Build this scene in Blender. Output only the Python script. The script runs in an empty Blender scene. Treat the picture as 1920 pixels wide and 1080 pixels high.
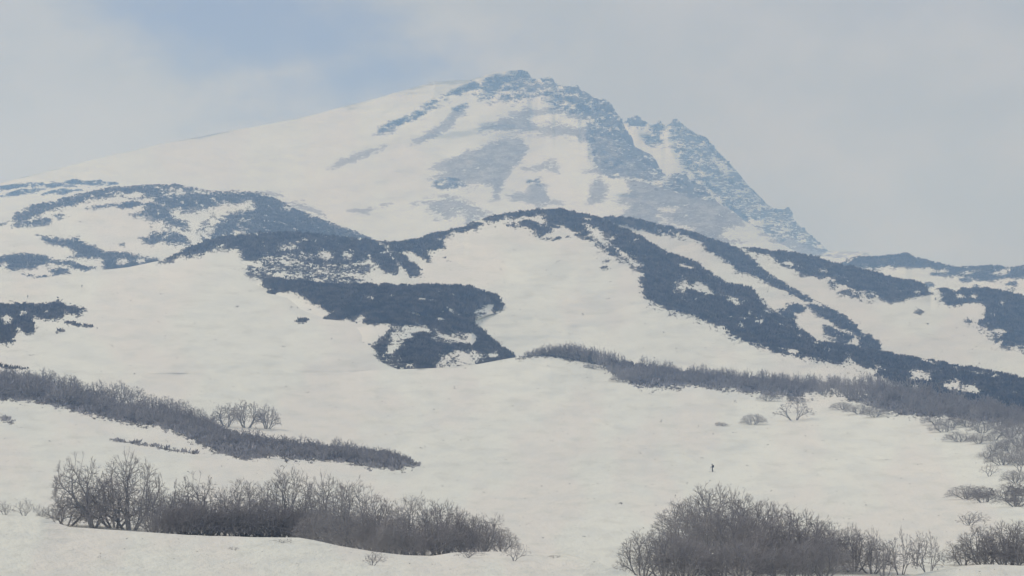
import bpy, bmesh, math, random
import numpy as np
from mathutils import Vector, Matrix

random.seed(7); rng = np.random.default_rng(11)
SC = bpy.context.scene
COL = SC.collection
RAD = math.radians

# ------------------------------------------------------------------ camera, sky, sun, exposure
FPX = 5444.0                      # focal length in pixels of a 1920 wide frame (about 20 degrees across)
PITCH = RAD(5.0)
cam_d = bpy.data.cameras.new("camera"); cam = bpy.data.objects.new("camera", cam_d); COL.objects.link(cam)
cam_d.sensor_width = 36.0; cam_d.lens = 36.0 * FPX / 1920.0
cam_d.clip_start = 0.5; cam_d.clip_end = 30000
cam.location = (0, 0, 0); cam.rotation_euler = (math.pi / 2 + PITCH, 0, 0)
SC.camera = cam

SUN_EL, SUN_AZ = 50.0, -62.0       # azimuth measured from the view direction, negative = left
world = bpy.data.worlds.new("World"); SC.world = world; world.use_nodes = True
nt = world.node_tree; nt.nodes.clear()
def N(nt, typ, **kw):
    n = nt.nodes.new(typ)
    for k, v in kw.items():
        if k.startswith("i_"):
            n.inputs[k[2:].replace("_", " ")].default_value = v
        else:
            setattr(n, k, v)
    return n
def L(nt, a, b): nt.links.new(a, b)
def ramp(nt, src, a, b, lo=0.0, hi=1.0):
    m = N(nt, "ShaderNodeMapRange"); m.clamp = True; m.interpolation_type = 'SMOOTHSTEP'
    m.inputs["From Min"].default_value = a; m.inputs["From Max"].default_value = b
    m.inputs["To Min"].default_value = lo; m.inputs["To Max"].default_value = hi
    L(nt, src, m.inputs["Value"]); return m.outputs["Result"]
def math_n(nt, op, a, b):
    m = N(nt, "ShaderNodeMath", operation=op)
    for i, v in enumerate((a, b)):
        if isinstance(v, (int, float)): m.inputs[i].default_value = v
        else: L(nt, v, m.inputs[i])
    return m.outputs[0]
def mixc(nt, f, a, b):
    m = N(nt, "ShaderNodeMix"); m.data_type = 'RGBA'
    for s, v in ((m.inputs[0], f), (m.inputs[6], a), (m.inputs[7], b)):
        if isinstance(v, (int, float)): s.default_value = v
        elif isinstance(v, tuple): s.default_value = (*v, 1) if len(v) == 3 else v
        else: L(nt, v, s)
    return m.outputs[2]

sky = N(nt, "ShaderNodeTexSky"); sky.sky_type = 'NISHITA'; sky.sun_disc = False
sky.sun_elevation = RAD(SUN_EL); sky.sun_rotation = RAD(SUN_AZ)
sky.altitude = 1100
bg = N(nt, "ShaderNodeBackground"); bg.inputs["Strength"].default_value = 0.1
out = N(nt, "ShaderNodeOutputWorld"); L(nt, bg.outputs[0], out.inputs[0])
tc = N(nt, "ShaderNodeTexCoord")
def wnoise(scale, detail, rough, stretch=(1, 1, 1), w=(0, 0, 0)):
    mp = N(nt, "ShaderNodeMapping"); mp.inputs["Scale"].default_value = stretch; mp.inputs["Location"].default_value = w
    L(nt, tc.outputs["Generated"], mp.inputs[0])
    n = N(nt, "ShaderNodeTexNoise"); n.inputs["Scale"].default_value = scale
    n.inputs["Detail"].default_value = detail; n.inputs["Roughness"].default_value = rough
    L(nt, mp.outputs[0], n.inputs["Vector"]); return n.outputs[0]
def sky_dir(x, y):
    v = Vector(((x - 960) / FPX, math.cos(PITCH) - math.sin(PITCH) * (540 - y) / FPX, math.sin(PITCH) + math.cos(PITCH) * (540 - y) / FPX))
    return v.normalized()
# a gap in the cloud deck, torn at its edges by noise
def gap(x, y, sx, sy, rot=0.0):
    d = sky_dir(x, y)
    sub = N(nt, "ShaderNodeVectorMath", operation='SUBTRACT'); sub.inputs[1].default_value = d
    L(nt, tc.outputs["Generated"], sub.inputs[0])
    mp = N(nt, "ShaderNodeMapping", vector_type='TEXTURE'); mp.inputs["Rotation"].default_value = (0, rot, 0)
    mp.inputs["Scale"].default_value = (sx / FPX, 1.0, sy / FPX)
    L(nt, sub.outputs[0], mp.inputs[0])
    ln = N(nt, "ShaderNodeVectorMath", operation='LENGTH'); L(nt, mp.outputs[0], ln.inputs[0])
    return ln.outputs["Value"]
n1 = wnoise(17, 7, 0.62, (1, 1, 1.7)); n2 = wnoise(5.5, 5, 0.55, (1, 1, 2.2), (3.1, 0, 1.7))
g1 = gap(500, 60, 270, 95, RAD(10)); g2 = gap(665, 150, 250, 66, RAD(-10))
gm = math_n(nt, 'MINIMUM', g1, g2)
gm = math_n(nt, 'ADD', gm, math_n(nt, 'MULTIPLY', math_n(nt, 'SUBTRACT', n1, 0.5), 2.8))
blue = ramp(nt, gm, 1.6, 0.2, 0.0, 0.92)
thin = ramp(nt, n2, 0.52, 0.78, 0.0, 0.22)
blue = math_n(nt, 'MAXIMUM', blue, thin)
cl = mixc(nt, ramp(nt, n1, 0.35, 0.68), (3.90, 4.20, 4.82), (4.80, 4.98, 5.48))
skc = mixc(nt, 0.80, sky.outputs[0], (1.4, 1.8, 5.0))
L(nt, mixc(nt, blue, cl, skc), bg.inputs["Color"])

sun_d = bpy.data.lights.new("sun", 'SUN'); sun = bpy.data.objects.new("sun", sun_d); COL.objects.link(sun)
sun_d.energy = 1.5; sun_d.angle = RAD(10); sun_d.color = (1.0, 0.95, 0.87)
sd = Vector((math.sin(RAD(SUN_AZ)) * math.cos(RAD(SUN_EL)), math.cos(RAD(SUN_AZ)) * math.cos(RAD(SUN_EL)), math.sin(RAD(SUN_EL))))
sun.rotation_euler = sd.to_track_quat('Z', 'Y').to_euler(); sun.location = sd * 100
SC.view_settings.view_transform = 'Standard'; SC.view_settings.look = 'None'
SC.view_settings.exposure = -0.03; SC.view_settings.gamma = 1.0; SC.view_settings.use_curve_mapping = False
SC.cycles.volume_bounces = 2; SC.cycles.max_bounces = 6; SC.cycles.diffuse_bounces = 3

# ------------------------------------------------------------------ helpers
def tag(o, label=None, cat=None, group=None, kind=None):
    for k, v in (("label", label), ("category", cat), ("group", group), ("kind", kind)):
        if v: o[k] = v
    return o
def to_world(x, y, D):
    """surveyed bearing (x, y on a 1920x1080 plan of the view) and distance D north of the viewpoint -> metres"""
    x = np.asarray(x, float); y = np.asarray(y, float); D = np.asarray(D, float)
    a = (x - 960) / FPX; b = (540 - y) / FPX
    dy = math.cos(PITCH) - math.sin(PITCH) * b; dz = math.sin(PITCH) + math.cos(PITCH) * b
    return np.stack([a * D / dy, D + 0 * a, dz * D / dy], -1)
def mesh_np(name, verts, faces, mat=None, smooth=True, parent=None, link=True):
    me = bpy.data.meshes.new(name)
    verts = np.ascontiguousarray(verts, np.float32); faces = np.ascontiguousarray(faces, np.int32)
    k = faces.shape[1]
    me.vertices.add(len(verts)); me.vertices.foreach_set("co", verts.ravel())
    me.loops.add(faces.size); me.loops.foreach_set("vertex_index", faces.ravel())
    me.polygons.add(len(faces)); me.polygons.foreach_set("loop_start", np.arange(0, faces.size, k, dtype=np.int32))
    me.update(calc_edges=True)
    if smooth: me.polygons.foreach_set("use_smooth", np.ones(len(faces), bool))
    if mat: me.materials.append(mat)
    o = bpy.data.objects.new(name, me)
    if link: COL.objects.link(o)
    if parent: o.parent = parent
    return o
_tabs = [rng.random((256, 256)) for _ in range(8)]
def vnoise(x, y, k=0):
    t = _tabs[k % 8]; xi = np.floor(x).astype(int); yi = np.floor(y).astype(int)
    fx = x - xi; fy = y - yi; fx = fx * fx * (3 - 2 * fx); fy = fy * fy * (3 - 2 * fy)
    g = lambda i, j: t[(xi + i) & 255, (yi + j) & 255]
    return (g(0, 0) * (1 - fx) + g(1, 0) * fx) * (1 - fy) + (g(0, 1) * (1 - fx) + g(1, 1) * fx) * fy
def fbm(x, y, octs=4, k=0):
    s = 0; a = 1; w = 0
    for i in range(octs):
        s = s + a * vnoise(x * 2 ** i + 17.3 * i, y * 2 ** i + 9.1 * i, k + i); w += a; a *= 0.5
    return s / w * 2 - 1
def sdf(px, py, poly):
    P = np.asarray(poly, float); Q = np.roll(P, -1, 0)
    d = np.full(px.shape, 1e9); ins = np.zeros(px.shape, bool)
    for (ax, ay), (bx, by) in zip(P, Q):
        ex, ey = bx - ax, by - ay; wx = px - ax; wy = py - ay
        t = np.clip((wx * ex + wy * ey) / (ex * ex + ey * ey + 1e-9), 0, 1)
        d = np.minimum(d, (wx - t * ex) ** 2 + (wy - t * ey) ** 2)
        c = ((ay > py) != (by > py)) & (px < ex * (py - ay) / (ey if abs(ey) > 1e-9 else 1e-9) + ax)
        ins ^= c
    d = np.sqrt(d); return np.where(ins, d, -d)
def E(cx, cy, rx, ry, n=10, tilt=0.0):
    return [(cx + rx * math.cos(i * 2 * math.pi / n) * math.cos(tilt) - ry * math.sin(i * 2 * math.pi / n) * math.sin(tilt),
             cy + ry * math.sin(i * 2 * math.pi / n) * math.cos(tilt) + rx * math.cos(i * 2 * math.pi / n) * math.sin(tilt)) for i in range(n)]
def cover(px, py, masks, warp=3.0, kk=0):
    """how strongly a point is overgrown: -1 open snow .. 1 closed cover.  masks: (sign, polygon, soft, cap)"""
    wx = px + warp * fbm(px / 22, py / 14, 3, kk); wy = py + warp * 0.7 * fbm(px / 20 + 50, py / 13, 3, kk + 2)
    V = np.full(px.shape, -2.6)
    for m in masks:
        sg, poly, soft, cap = m
        P = np.asarray(poly); x0, y0 = P.min(0) - soft * 3.8 - 8; x1, y1 = P.max(0) + soft * 3.8 + 8
        idx = (wx > x0) & (wx < x1) & (wy > y0) & (wy < y1)
        if not idx.any(): continue
        soft = soft * 1.7; s = sdf(wx[idx], wy[idx], poly) / soft
        if sg > 0: V[idx] = np.maximum(V[idx], np.clip(s, -2.6, cap))
        else: V[idx] = np.minimum(V[idx], np.maximum(-s, -cap))
    return V

class Sheet: pass
def interp_poly(x, pts):
    p = np.asarray(pts, float); return np.interp(x, p[:, 0], p[:, 1])
def sheet(name, mat, x0, x1, dx, dy, rows, masks=(), masks2=(), crest_noise=0.0, relief=0.0, relief2=0.0, smooth_n=14,
          back=(60, 350), nk=0, label=None, warp=3.0, crest_scale=18, veg_lift=0.0, crest_w=None, gaps=0.0):
    """a slope of terrain: rows of (height line, distance line) from the crest down to the foot, plus a back slope behind the crest"""
    xs = np.arange(x0, x1 + dx, dx).astype(float)
    Y = [interp_poly(xs, r[0]) if not isinstance(r[0], (int, float)) else np.full_like(xs, r[0]) for r in rows]
    D = [interp_poly(xs, r[1]) if not isinstance(r[1], (int, float)) else np.full_like(xs, r[1]) for r in rows]
    Y[0] = Y[0] + (np.interp(xs, *crest_w) if crest_w else 1.0) * crest_noise * fbm(xs / crest_scale, xs * 0 + nk * 3.3, 4, nk)
    kw = max(3, int(140 / dx) | 1); ker = np.hanning(kw + 2)[1:-1]; ker /= ker.sum()
    sm = lambda a: np.convolve(np.pad(a, kw // 2, mode='edge'), ker, 'valid')
    D = [sm(d) for d in D]; Y = [Y[0]] + [sm(q) for q in Y[1:]]
    for i in range(1, len(Y)): Y[i] = np.maximum(Y[i], Y[i - 1] + 1.0)
    ys, ds = [], []
    for i in range(len(Y) - 1):
        n = max(2, int(np.ceil(np.max(Y[i + 1] - Y[i]) / dy)))
        for t in np.arange(n) / n:
            ys.append(Y[i] * (1 - t) + Y[i + 1] * t); ds.append(np.exp(np.log(D[i]) * (1 - t) + np.log(D[i + 1]) * t))
    ys.append(Y[-1]); ds.append(D[-1])
    ys = np.array(ys); ds = np.array(ds); PX = np.broadcast_to(xs, ys.shape).copy()
    for _ in range(smooth_n):
        p = np.pad(ds, 1, mode='edge'); ds = (p[1:-1, 1:-1] * 2 + p[:-2, 1:-1] + p[2:, 1:-1] + p[1:-1, :-2] + p[1:-1, 2:]) / 6
    V = cover(PX, ys, masks, warp, nk) if len(masks) else np.full(PX.shape, -1.0)
    if gaps:                                                 # snow showing through where the scrub is thin
        g = fbm((PX * 0.9 + ys * 0.5) / 26, (ys - PX * 0.25) / 9, 4, nk + 4)
        V = V - gaps * 2.6 * np.clip(g - 0.17, 0, 0.45) * ((PX > 200) | (nk != 6))
    V2 = cover(PX, ys, masks2, warp, nk + 1) if len(masks2) else np.full(PX.shape, -1.0)
    fb = relief * (fbm(PX / 170, ys / 45, 4, nk) + 0.13 * fbm(PX / 60, ys / 20, 3, nk + 1))
    rk = np.clip(V2 + 0.6, 0, 1)
    if relief2:
        u = PX * 0.8 + ys * 0.6; v = ys * 0.8 - PX * 0.6
        fb = fb + rk * relief2 * (1 - 2 * np.abs(fbm(u / 46, v / 24, 5, nk + 3)) + 0.5 * fbm(PX / 9, ys / 8, 3, nk + 2))
    fb = fb * np.clip((ds - 140) / 600, 0.02, 1)
    if veg_lift: fb = fb - veg_lift * np.clip(V * 1.5, 0, 1) * (1 + 0.8 * fbm(PX / 12, ys / 9, 3, nk + 5))
    ds = ds + fb
    W = to_world(PX, ys, ds)
    # back slope
    cr = W[0]; b = []
    sl = cr / np.linalg.norm(cr, axis=1, keepdims=True)
    for k, (f, drop) in enumerate(((0.12, 0.02), (0.45, 0.16), (1.0, 0.5))):
        p = cr.copy(); p[:, 1] += back[1] * f; p[:, 0] *= (cr[:, 1] + back[1] * f) / cr[:, 1]
        p[:, 2] = np.maximum(cr[:, 2] - (back[0] * drop + 1.0) - 0 * f, -25); b.append(p)
    W = np.concatenate([np.array(b[::-1]), W], 0)
    nb = 3
    PXa = np.concatenate([PX[:1]] * nb + [PX]); Ya = np.concatenate([ys[:1] - 6, ys[:1] - 4, ys[:1] - 2, ys])
    Va = np.concatenate([V[:1]] * nb + [V]); V2a = np.concatenate([V2[:1]] * nb + [V2])
    r, c = PXa.shape
    idx = np.arange(r * c).reshape(r, c)
    F = np.stack([idx[:-1, :-1], idx[1:, :-1], idx[1:, 1:], idx[:-1, 1:]], -1).reshape(-1, 4)
    o = mesh_np(name, W.reshape(-1, 3), F, mat)
    me = o.data
    a = me.attributes.new("cover", 'FLOAT', 'POINT'); a.data.foreach_set("value", Va.ravel().astype(np.float32))
    a = me.attributes.new("rock", 'FLOAT', 'POINT'); a.data.foreach_set("value", V2a.ravel().astype(np.float32))
    a = me.attributes.new("surf", 'FLOAT_VECTOR', 'POINT')
    S = np.stack([PXa / 100, Ya / 100, 0 * PXa], -1); a.data.foreach_set("vector", S.ravel().astype(np.float32))
    o["kind"] = "structure"
    if label: o["label"] = label
    s = Sheet(); s.obj = o; s.xs = xs; s.ys = ys; s.ds = ds; s.V = V; s.V2 = V2; s.dx = dx; s.x0 = x0
    return s
def ground(s, x, y):
    """the world point on a slope at a given bearing"""
    i = int(np.clip(round((x - s.x0) / s.dx), 0, len(s.xs) - 1))
    D = np.interp(y, s.ys[:, i], s.ds[:, i]); y = max(y, s.ys[0, i])
    return Vector(to_world(x, y, D)), float(D)
def ground_many(s, x, y):
    ci = np.clip(((x - s.x0) / s.dx).astype(int), 0, len(s.xs) - 2); fx = (x - s.x0) / s.dx - ci
    D = np.zeros(len(x)); V = np.zeros(len(x)); V2 = np.zeros(len(x)); ok = np.zeros(len(x), bool)
    for c in np.unique(ci):
        m = ci == c; yy = y[m]
        D[m] = np.interp(yy, s.ys[:, c], s.ds[:, c]) * (1 - fx[m]) + np.interp(yy, s.ys[:, c + 1], s.ds[:, c + 1]) * fx[m]
        V[m] = np.interp(yy, s.ys[:, c], s.V[:, c]); V2[m] = np.interp(yy, s.ys[:, c], s.V2[:, c])
        top = s.ys[0, c] * (1 - fx[m]) + s.ys[0, c + 1] * fx[m]; ok[m] = (yy >= top) & (yy <= s.ys[-1, c])
    return D, V, V2, ok

# ------------------------------------------------------------------ materials
def new_mat(name):
    m = bpy.data.materials.new(name); m.use_nodes = True; t = m.node_tree
    b = t.nodes["Principled BSDF"]; b.inputs["Specular IOR Level"].default_value = 0.15
    return m, t, b
def terrain_mat(name, veg_a, veg_b, rock_a, rock_b, nscale=9.0, rot=0.0, stretch=(1, 1), amp=1.5, bump=0.25, snow=(0.82, 0.82, 0.735), rockamp=1.9, sub=3.0, tint=(0.815, 0.785, 0.71), mott=0.0):
    m, t, b = new_mat(name)
    def attr(n, typ="Fac"):
        a = N(t, "ShaderNodeAttribute"); a.attribute_name = n; return a.outputs[typ]
    mp = N(t, "ShaderNodeMapping"); mp.inputs["Rotation"].default_value = (0, 0, rot); mp.inputs["Scale"].default_value = (stretch[0], stretch[1], 1)
    L(t, attr("surf", "Vector"), mp.inputs[0])
    def noise(sc, det, ro, src=mp.outputs[0]):
        n = N(t, "ShaderNodeTexNoise"); n.inputs["Scale"].default_value = sc; n.inputs["Detail"].default_value = det; n.inputs["Roughness"].default_value = ro
        L(t, src, n.inputs["Vector"]); return n.outputs[0]
    na = noise(nscale, 5, 0.72)
    nb = noise(nscale * sub, 4, 0.75, mp.outputs[0])
    nl = noise(nscale * 0.32, 4, 0.6)
    raw = math_n(t, 'ADD', math_n(t, 'MULTIPLY', math_n(t, 'SUBTRACT', na, 0.5), amp * 2), math_n(t, 'MULTIPLY', math_n(t, 'SUBTRACT', nb, 0.5), amp * 1.2))
    raw = math_n(t, 'ADD', raw, math_n(t, 'MULTIPLY', math_n(t, 'SUBTRACT', nl, 0.5), amp * 1.8))
    f = ramp(t, math_n(t, 'ADD', attr("cover"), raw), -0.10, 0.10)
    raw2 = math_n(t, 'MULTIPLY', raw, rockamp / amp)
    f2 = ramp(t, math_n(t, 'ADD', attr("rock"), raw2), -0.15, 0.15)
    big = N(t, "ShaderNodeTexNoise"); big.inputs["Scale"].default_value = 0.55; big.inputs["Detail"].default_value = 3
    L(t, attr("surf", "Vector"), big.inputs["Vector"])
    mp2 = N(t, "ShaderNodeMapping"); mp2.inputs["Rotation"].default_value = (0, 0, RAD(12)); mp2.inputs["Scale"].default_value = (0.8, 3.2, 1)
    L(t, attr("surf", "Vector"), mp2.inputs[0])
    streak = noise(2.6, 6, 0.62, mp2.outputs[0])
    sn = mixc(t, ramp(t, big.outputs[0], 0.44, 0.58), snow, tint)  # snow tones from here: spring dirt, plus soft shading put into the colour
    med = N(t, "ShaderNodeTexNoise"); med.inputs["Scale"].default_value = 1.7; med.inputs["Detail"].default_value = 5; L(t, mp2.outputs[0], med.inputs["Vector"])
    sn = mixc(t, ramp(t, med.outputs[0], 0.45, 0.66, 0, 0.35), sn, (0.68, 0.70, 0.665))
    sn = mixc(t, ramp(t, streak, 0.48, 0.72, 0, 0.7), sn, tuple(c * 0.84 for c in snow))
    nc = noise(nscale * 5.5, 3, 0.7)
    vc = mixc(t, ramp(t, nl, 0.40, 0.62), veg_a, veg_b)
    if mott:                                                 # fresh snow lying thinly between the stones
        vc = mixc(t, ramp(t, na, 0.52, 0.66, 0, 0.45), vc, snow); vc = mixc(t, ramp(t, na, 0.34, 0.44, 0.45, 0), vc, rock_a)
    rc = mixc(t, ramp(t, nc, 0.35, 0.65), rock_a, rock_b)
    c = mixc(t, f, sn, vc); c = mixc(t, f2, c, rc)
    L(t, c, b.inputs["Base Color"]); b.inputs["Roughness"].default_value = 0.75
    bp = N(t, "ShaderNodeBump"); bp.inputs["Strength"].default_value = bump; bp.inputs["Distance"].default_value = 0.6
    L(t, streak, bp.inputs["Height"]); L(t, bp.outputs[0], b.inputs["Normal"])
    return m
SCRUB_A, SCRUB_B = (0.038, 0.036, 0.034), (0.095, 0.084, 0.074)
M_mtn = terrain_mat("mountain_snow_and_scree", (0.20, 0.20, 0.205), (0.40, 0.39, 0.38), (0.03, 0.034, 0.042), (0.12, 0.12, 0.13), 20, RAD(28), (0.55, 1.5), amp=2.6, rockamp=3.0, mott=1.0)
M_back = terrain_mat("rocky_ridge_snow", (0.22, 0.22, 0.23), (0.42, 0.41, 0.41), (0.035, 0.04, 0.05), (0.12, 0.125, 0.135), 17, RAD(-42), (0.5, 1.7), amp=2.6, rockamp=3.2, mott=1.0)
M_hill = terrain_mat("far_hill_snow_and_scrub", SCRUB_A, (0.13, 0.12, 0.11), SCRUB_A, SCRUB_B, 18, RAD(8), (0.8, 1.3), amp=2.6)
M_ridge = terrain_mat("ridge_snow_and_scrub", SCRUB_A, SCRUB_B, SCRUB_A, SCRUB_B, 16, 0, (0.9, 1.3), amp=2.6)
M_near = terrain_mat("near_snow", SCRUB_A, SCRUB_B, SCRUB_A, SCRUB_B, 16, 0, (0.9, 1.6), amp=2.2, bump=0.6)
def plain_mat(name, a, b_, scale=0.4, rough=0.85):
    m, t, b = new_mat(name)
    g = N(t, "ShaderNodeTexCoord"); n = N(t, "ShaderNodeTexNoise"); n.inputs["Scale"].default_value = scale; n.inputs["Detail"].default_value = 4
    L(t, g.outputs["Object"], n.inputs["Vector"]); L(t, mixc(t, ramp(t, n.outputs[0], 0.35, 0.65), a, b_), b.inputs["Base Color"])
    b.inputs["Roughness"].default_value = rough; return m
M_bark = plain_mat("bark", (0.28, 0.285, 0.305), (0.42, 0.415, 0.43), 1.2)
M_twig = plain_mat("twig_bark", (0.32, 0.315, 0.33), (0.48, 0.455, 0.46), 0.9)
M_scrub = plain_mat("scrub_twigs", (0.045, 0.042, 0.040), (0.15, 0.13, 0.115), 0.14)
M_rock = plain_mat("crag_rock", (0.05, 0.055, 0.065), (0.14, 0.14, 0.15), 0.12)
t = M_rock.node_tree; b = t.nodes["Principled BSDF"]; src = b.inputs["Base Color"].links[0].from_socket   # snow lies on the ledges
ge = N(t, "ShaderNodeNewGeometry"); sx = N(t, "ShaderNodeSeparateXYZ"); L(t, ge.outputs["Normal"], sx.inputs[0])
L(t, mixc(t, ramp(t, sx.outputs["Z"], 0.60, 0.85), src, (0.78, 0.775, 0.74)), b.inputs["Base Color"])
M_snowbase = plain_mat("snowfield", (0.80, 0.795, 0.75), (0.76, 0.76, 0.72), 0.01)

# ------------------------------------------------------------------ terrain
base = mesh_np("snowfield", np.array([(-2900, -60, -30), (2900, -60, -30), (2900, 7900, -30), (-2900, 7900, -30)]), np.array([(0, 1, 2, 3)]), M_snowbase)
base["kind"] = "structure"

# --- the volcano
CREST = [(-160,385),(0,343),(100,318),(200,293),(300,270),(450,242),(560,222),(600,212),(640,201),(700,186),(740,174),(780,163),(815,153),(850,151),(880,150),
 (900,143),(930,136),(960,132),(978,131),(990,134),(994,143),(1000,148),(1010,148),(1016,145),(1030,144),(1038,147),(1040,152),(1055,160),(1070,161),(1085,160),
 (1092,172),(1110,180),(1120,187),(1135,186),(1148,196),(1150,205),(1165,222),(1175,245),(1185,265),(1190,275),(1200,280),(1222,288),(1230,300),(1238,320),
 (1250,330),(1262,326),(1285,326),(1292,338),(1320,348),(1335,365),(1345,379),(1375,396),(1393,412),(1440,440),(1460,455),(1500,476),(1560,482),(1700,520),(2080,560)]
scree = [(1,[(698,250),(712,240),(760,222),(800,200),(812,192),(816,200),(800,212),(760,235),(730,248),(700,252)],4,.6),
 (1,[(772,270),(790,255),(835,225),(850,205),(876,198),(872,212),(858,225),(845,240),(820,255),(800,265)],4,.8),
 (1,[(616,316),(640,300),(680,285),(715,270),(720,276),(695,290),(660,302),(630,316)],5,.6),
 (1,[(895,244),(940,222),(985,204),(1000,205),(1040,205),(1100,215),(1112,235),(1110,266),(1070,258),(1020,250),(960,248),(930,246),(910,245)],6,.8),
 (-1,[(992,214),(1040,214),(1110,232),(1085,240),(1050,232),(1010,236),(994,228)],5,.9),
 (1,[(804,316),(870,285),(964,254),(978,256),(994,281),(971,312),(950,330),(942,344),(935,373),(921,374),(925,348),(900,344),(872,344),(822,352),(833,340),(804,334),(836,322)],5,1),
 (-1,[(800,325),(835,322),(830,328),(802,328)],3,.8),
 (1,[(845,348),(885,346),(900,350),(880,356),(850,354)],5,.0),
 (1,[(975,314),(1010,312),(1030,302),(1042,302),(1044,316),(1050,325),(1020,318),(985,318)],5,.4),
 (1,[(950,366),(964,359),(992,360),(990,341),(1013,337),(1031,373),(1054,381),(1035,382),(1013,389),(992,380),(967,380)],5,.8),
 (1,[(1100,380),(1112,337),(1127,335),(1139,355),(1127,383),(1102,383)],5,.8),
 (1,[(801,380),(836,367),(868,376),(875,383),(893,380),(914,401),(900,418),(872,418),(875,394),(833,411),(808,401)],6,.6),
 (1,[(772,383),(800,378),(802,384),(776,387)],4,.3),(1,[(657,394),(700,390),(690,399),(665,399)],5,.3),(1,[(714,385),(733,382),(728,388)],4,.4),
 (1,[(1106,265),(1120,230),(1180,260),(1200,300),(1235,335),(1180,337),(1150,332),(1097,324),(1112,310),(1110,290)],5,.9),
 (1,[(1176,333),(1210,340),(1260,352),(1337,370),(1372,388),(1393,412),(1394,423),(1365,428),(1352,443),(1394,453),(1352,458),(1300,446),(1240,430),(1200,416),(1162,408),(1182,385),(1153,380),(1175,365)],5,1),
 (-1,[(1229,388),(1272,390),(1262,399),(1245,400)],4,1),(-1,[(1230,405),(1300,430),(1290,434),(1240,416)],5,.5),
 (1,[(537,377),(560,379),(590,391),(611,404),(598,404),(570,393),(540,382)],4,1),
 (1,[(480,358),(530,363),(534,367),(500,367)],3,1),
 (1,[(560,372),(572,376),(570,379)],3,.6),
 (1,[(1420,436),(1440,434),(1470,447),(1440,444)],4,.6),(1,[(1440,448),(1470,450),(1450,456)],4,.6)]
rock = [(1,[(0,351),(60,345),(140,340),(190,342),(222,345),(190,347),(150,347),(130,350),(110,349),(60,351),(0,358),(-60,364),(-60,356)],2.5,.3),(1,[(3,368),(40,357),(82,354),(60,362),(20,369)],2,1),(1,[(78,363),(110,356),(152,357),(120,363)],2,1),
 (1,[(815,189),(865,167),(914,151),(950,140),(992,130),(994,144),(950,157),(921,168),(900,168),(868,173),(822,190)],5,.55),
 (-1,[(880,158),(950,136),(985,132),(960,140),(920,150)],3,.8),
 (1,[(890,172),(950,155),(992,143),(1040,148),(1090,165),(1050,188),(1020,183),(985,183),(960,188),(920,186)],8,.12),
 (1,[(1015,178),(1055,156),(1090,160),(1150,184),(1165,220),(1190,268),(1240,316),(1262,333),(1255,352),(1230,340),(1200,332),(1150,325),(1112,300),(1110,240),(1090,215),(1040,197)],10,.0),
 (1,[(1060,165),(1092,165),(1152,192),(1168,222),(1190,272),(1234,298),(1242,330),(1215,338),(1180,305),(1150,272),(1128,240),(1095,212),(1060,190)],9,.42),
 (1,[(1250,350),(1256,326),(1287,324),(1292,338),(1325,348),(1340,378),(1310,372),(1270,360)],4,.9),
 (1,[(775,215),(812,192),(820,197),(800,210),(740,240),(715,248),(720,240)],5,.0),(1,[(850,206),(876,198),(870,210)],4,.1),
 (1,[(815,345),(850,338),(872,346),(830,354)],5,-.1),(1,[(990,342),(1012,338),(1012,346)],4,-.1)]
far_D = [(-160,4300),(0,4400),(600,4900),(1000,5200),(1200,5000),(1400,4600),(2080,4300)]
s_mtn = sheet("snowy_volcano", M_mtn, -160, 1760, 2.4, 2.2,
  [(CREST, far_D), (interp_pts := [(-160,430),(0,400),(500,330),(900,270),(1180,310),(1350,400),(1500,482),(2080,580)], [(-160,3900),(600,4400),(1000,4700),(1400,4300),(2080,4200)]),
   ([(-160,500),(600,480),(1200,470),(1500,500),(2080,610)], [(-160,3500),(1000,3700),(2080,3900)]), ([(-160,590),(600,560),(1200,560),(1500,560),(2080,640)], [(-160,3300),(2080,3500)])],
  scree, rock, crest_noise=1.0, crest_scale=8, crest_w=([0, 840, 980, 1040, 1300, 1400], [.25, .4, 1.5, 4.2, 4.2, 1]), relief=60, relief2=85, back=(300, 1200), nk=0, warp=4)
# roughen the rock crest is part of the relief; second, farther ridge
BCREST = [(1100,310),(1150,240),(1170,228),(1180,224),(1188,219),(1195,219),(1205,226),(1222,234),(1232,232),(1240,231),(1248,236),(1256,233),(1264,229),(1275,229),(1288,240),
 (1305,250),(1325,258),(1340,278),(1360,298),(1380,320),(1400,345),(1420,363),(1435,380),(1450,390),(1466,396),(1478,400),(1488,408),(1490,416),(1510,432),(1530,450),
 (1552,470),(1580,472),(1600,471),(1620,472),(1640,478),(1665,490),(1720,510),(2080,560)]
brock = [(1,[(1250,226),(1290,238),(1340,278),(1400,343),(1436,378),(1470,396),(1490,413),(1552,470),(1530,470),(1480,440),(1440,446),(1400,420),(1350,372),(1320,345),(1290,318),(1268,285),(1262,255)],9,.10),
 (1,[(1262,226),(1290,238),(1340,276),(1400,342),(1436,378),(1490,413),(1552,469),(1530,462),(1480,425),(1420,380),(1380,345),(1330,290),(1280,255)],7,.25),
 (1,[(1320,345),(1350,350),(1400,385),(1450,430),(1470,448),(1430,440),(1380,405)],8,.25),
 (-1,[(1338,305),(1362,302),(1372,330),(1352,335)],6,.7),(-1,[(1390,395),(1430,415),(1440,440),(1425,436)],5,.7),
 (1,E(1233,246,11,13,10),6,.35),(1,[(1205,258),(1235,255),(1242,268),(1215,268)],5,.1),(1,[(1170,226),(1212,230),(1205,236),(1180,238)],4,.4),
 (1,E(1474,402,13,12,10),4,.8)]
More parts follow.
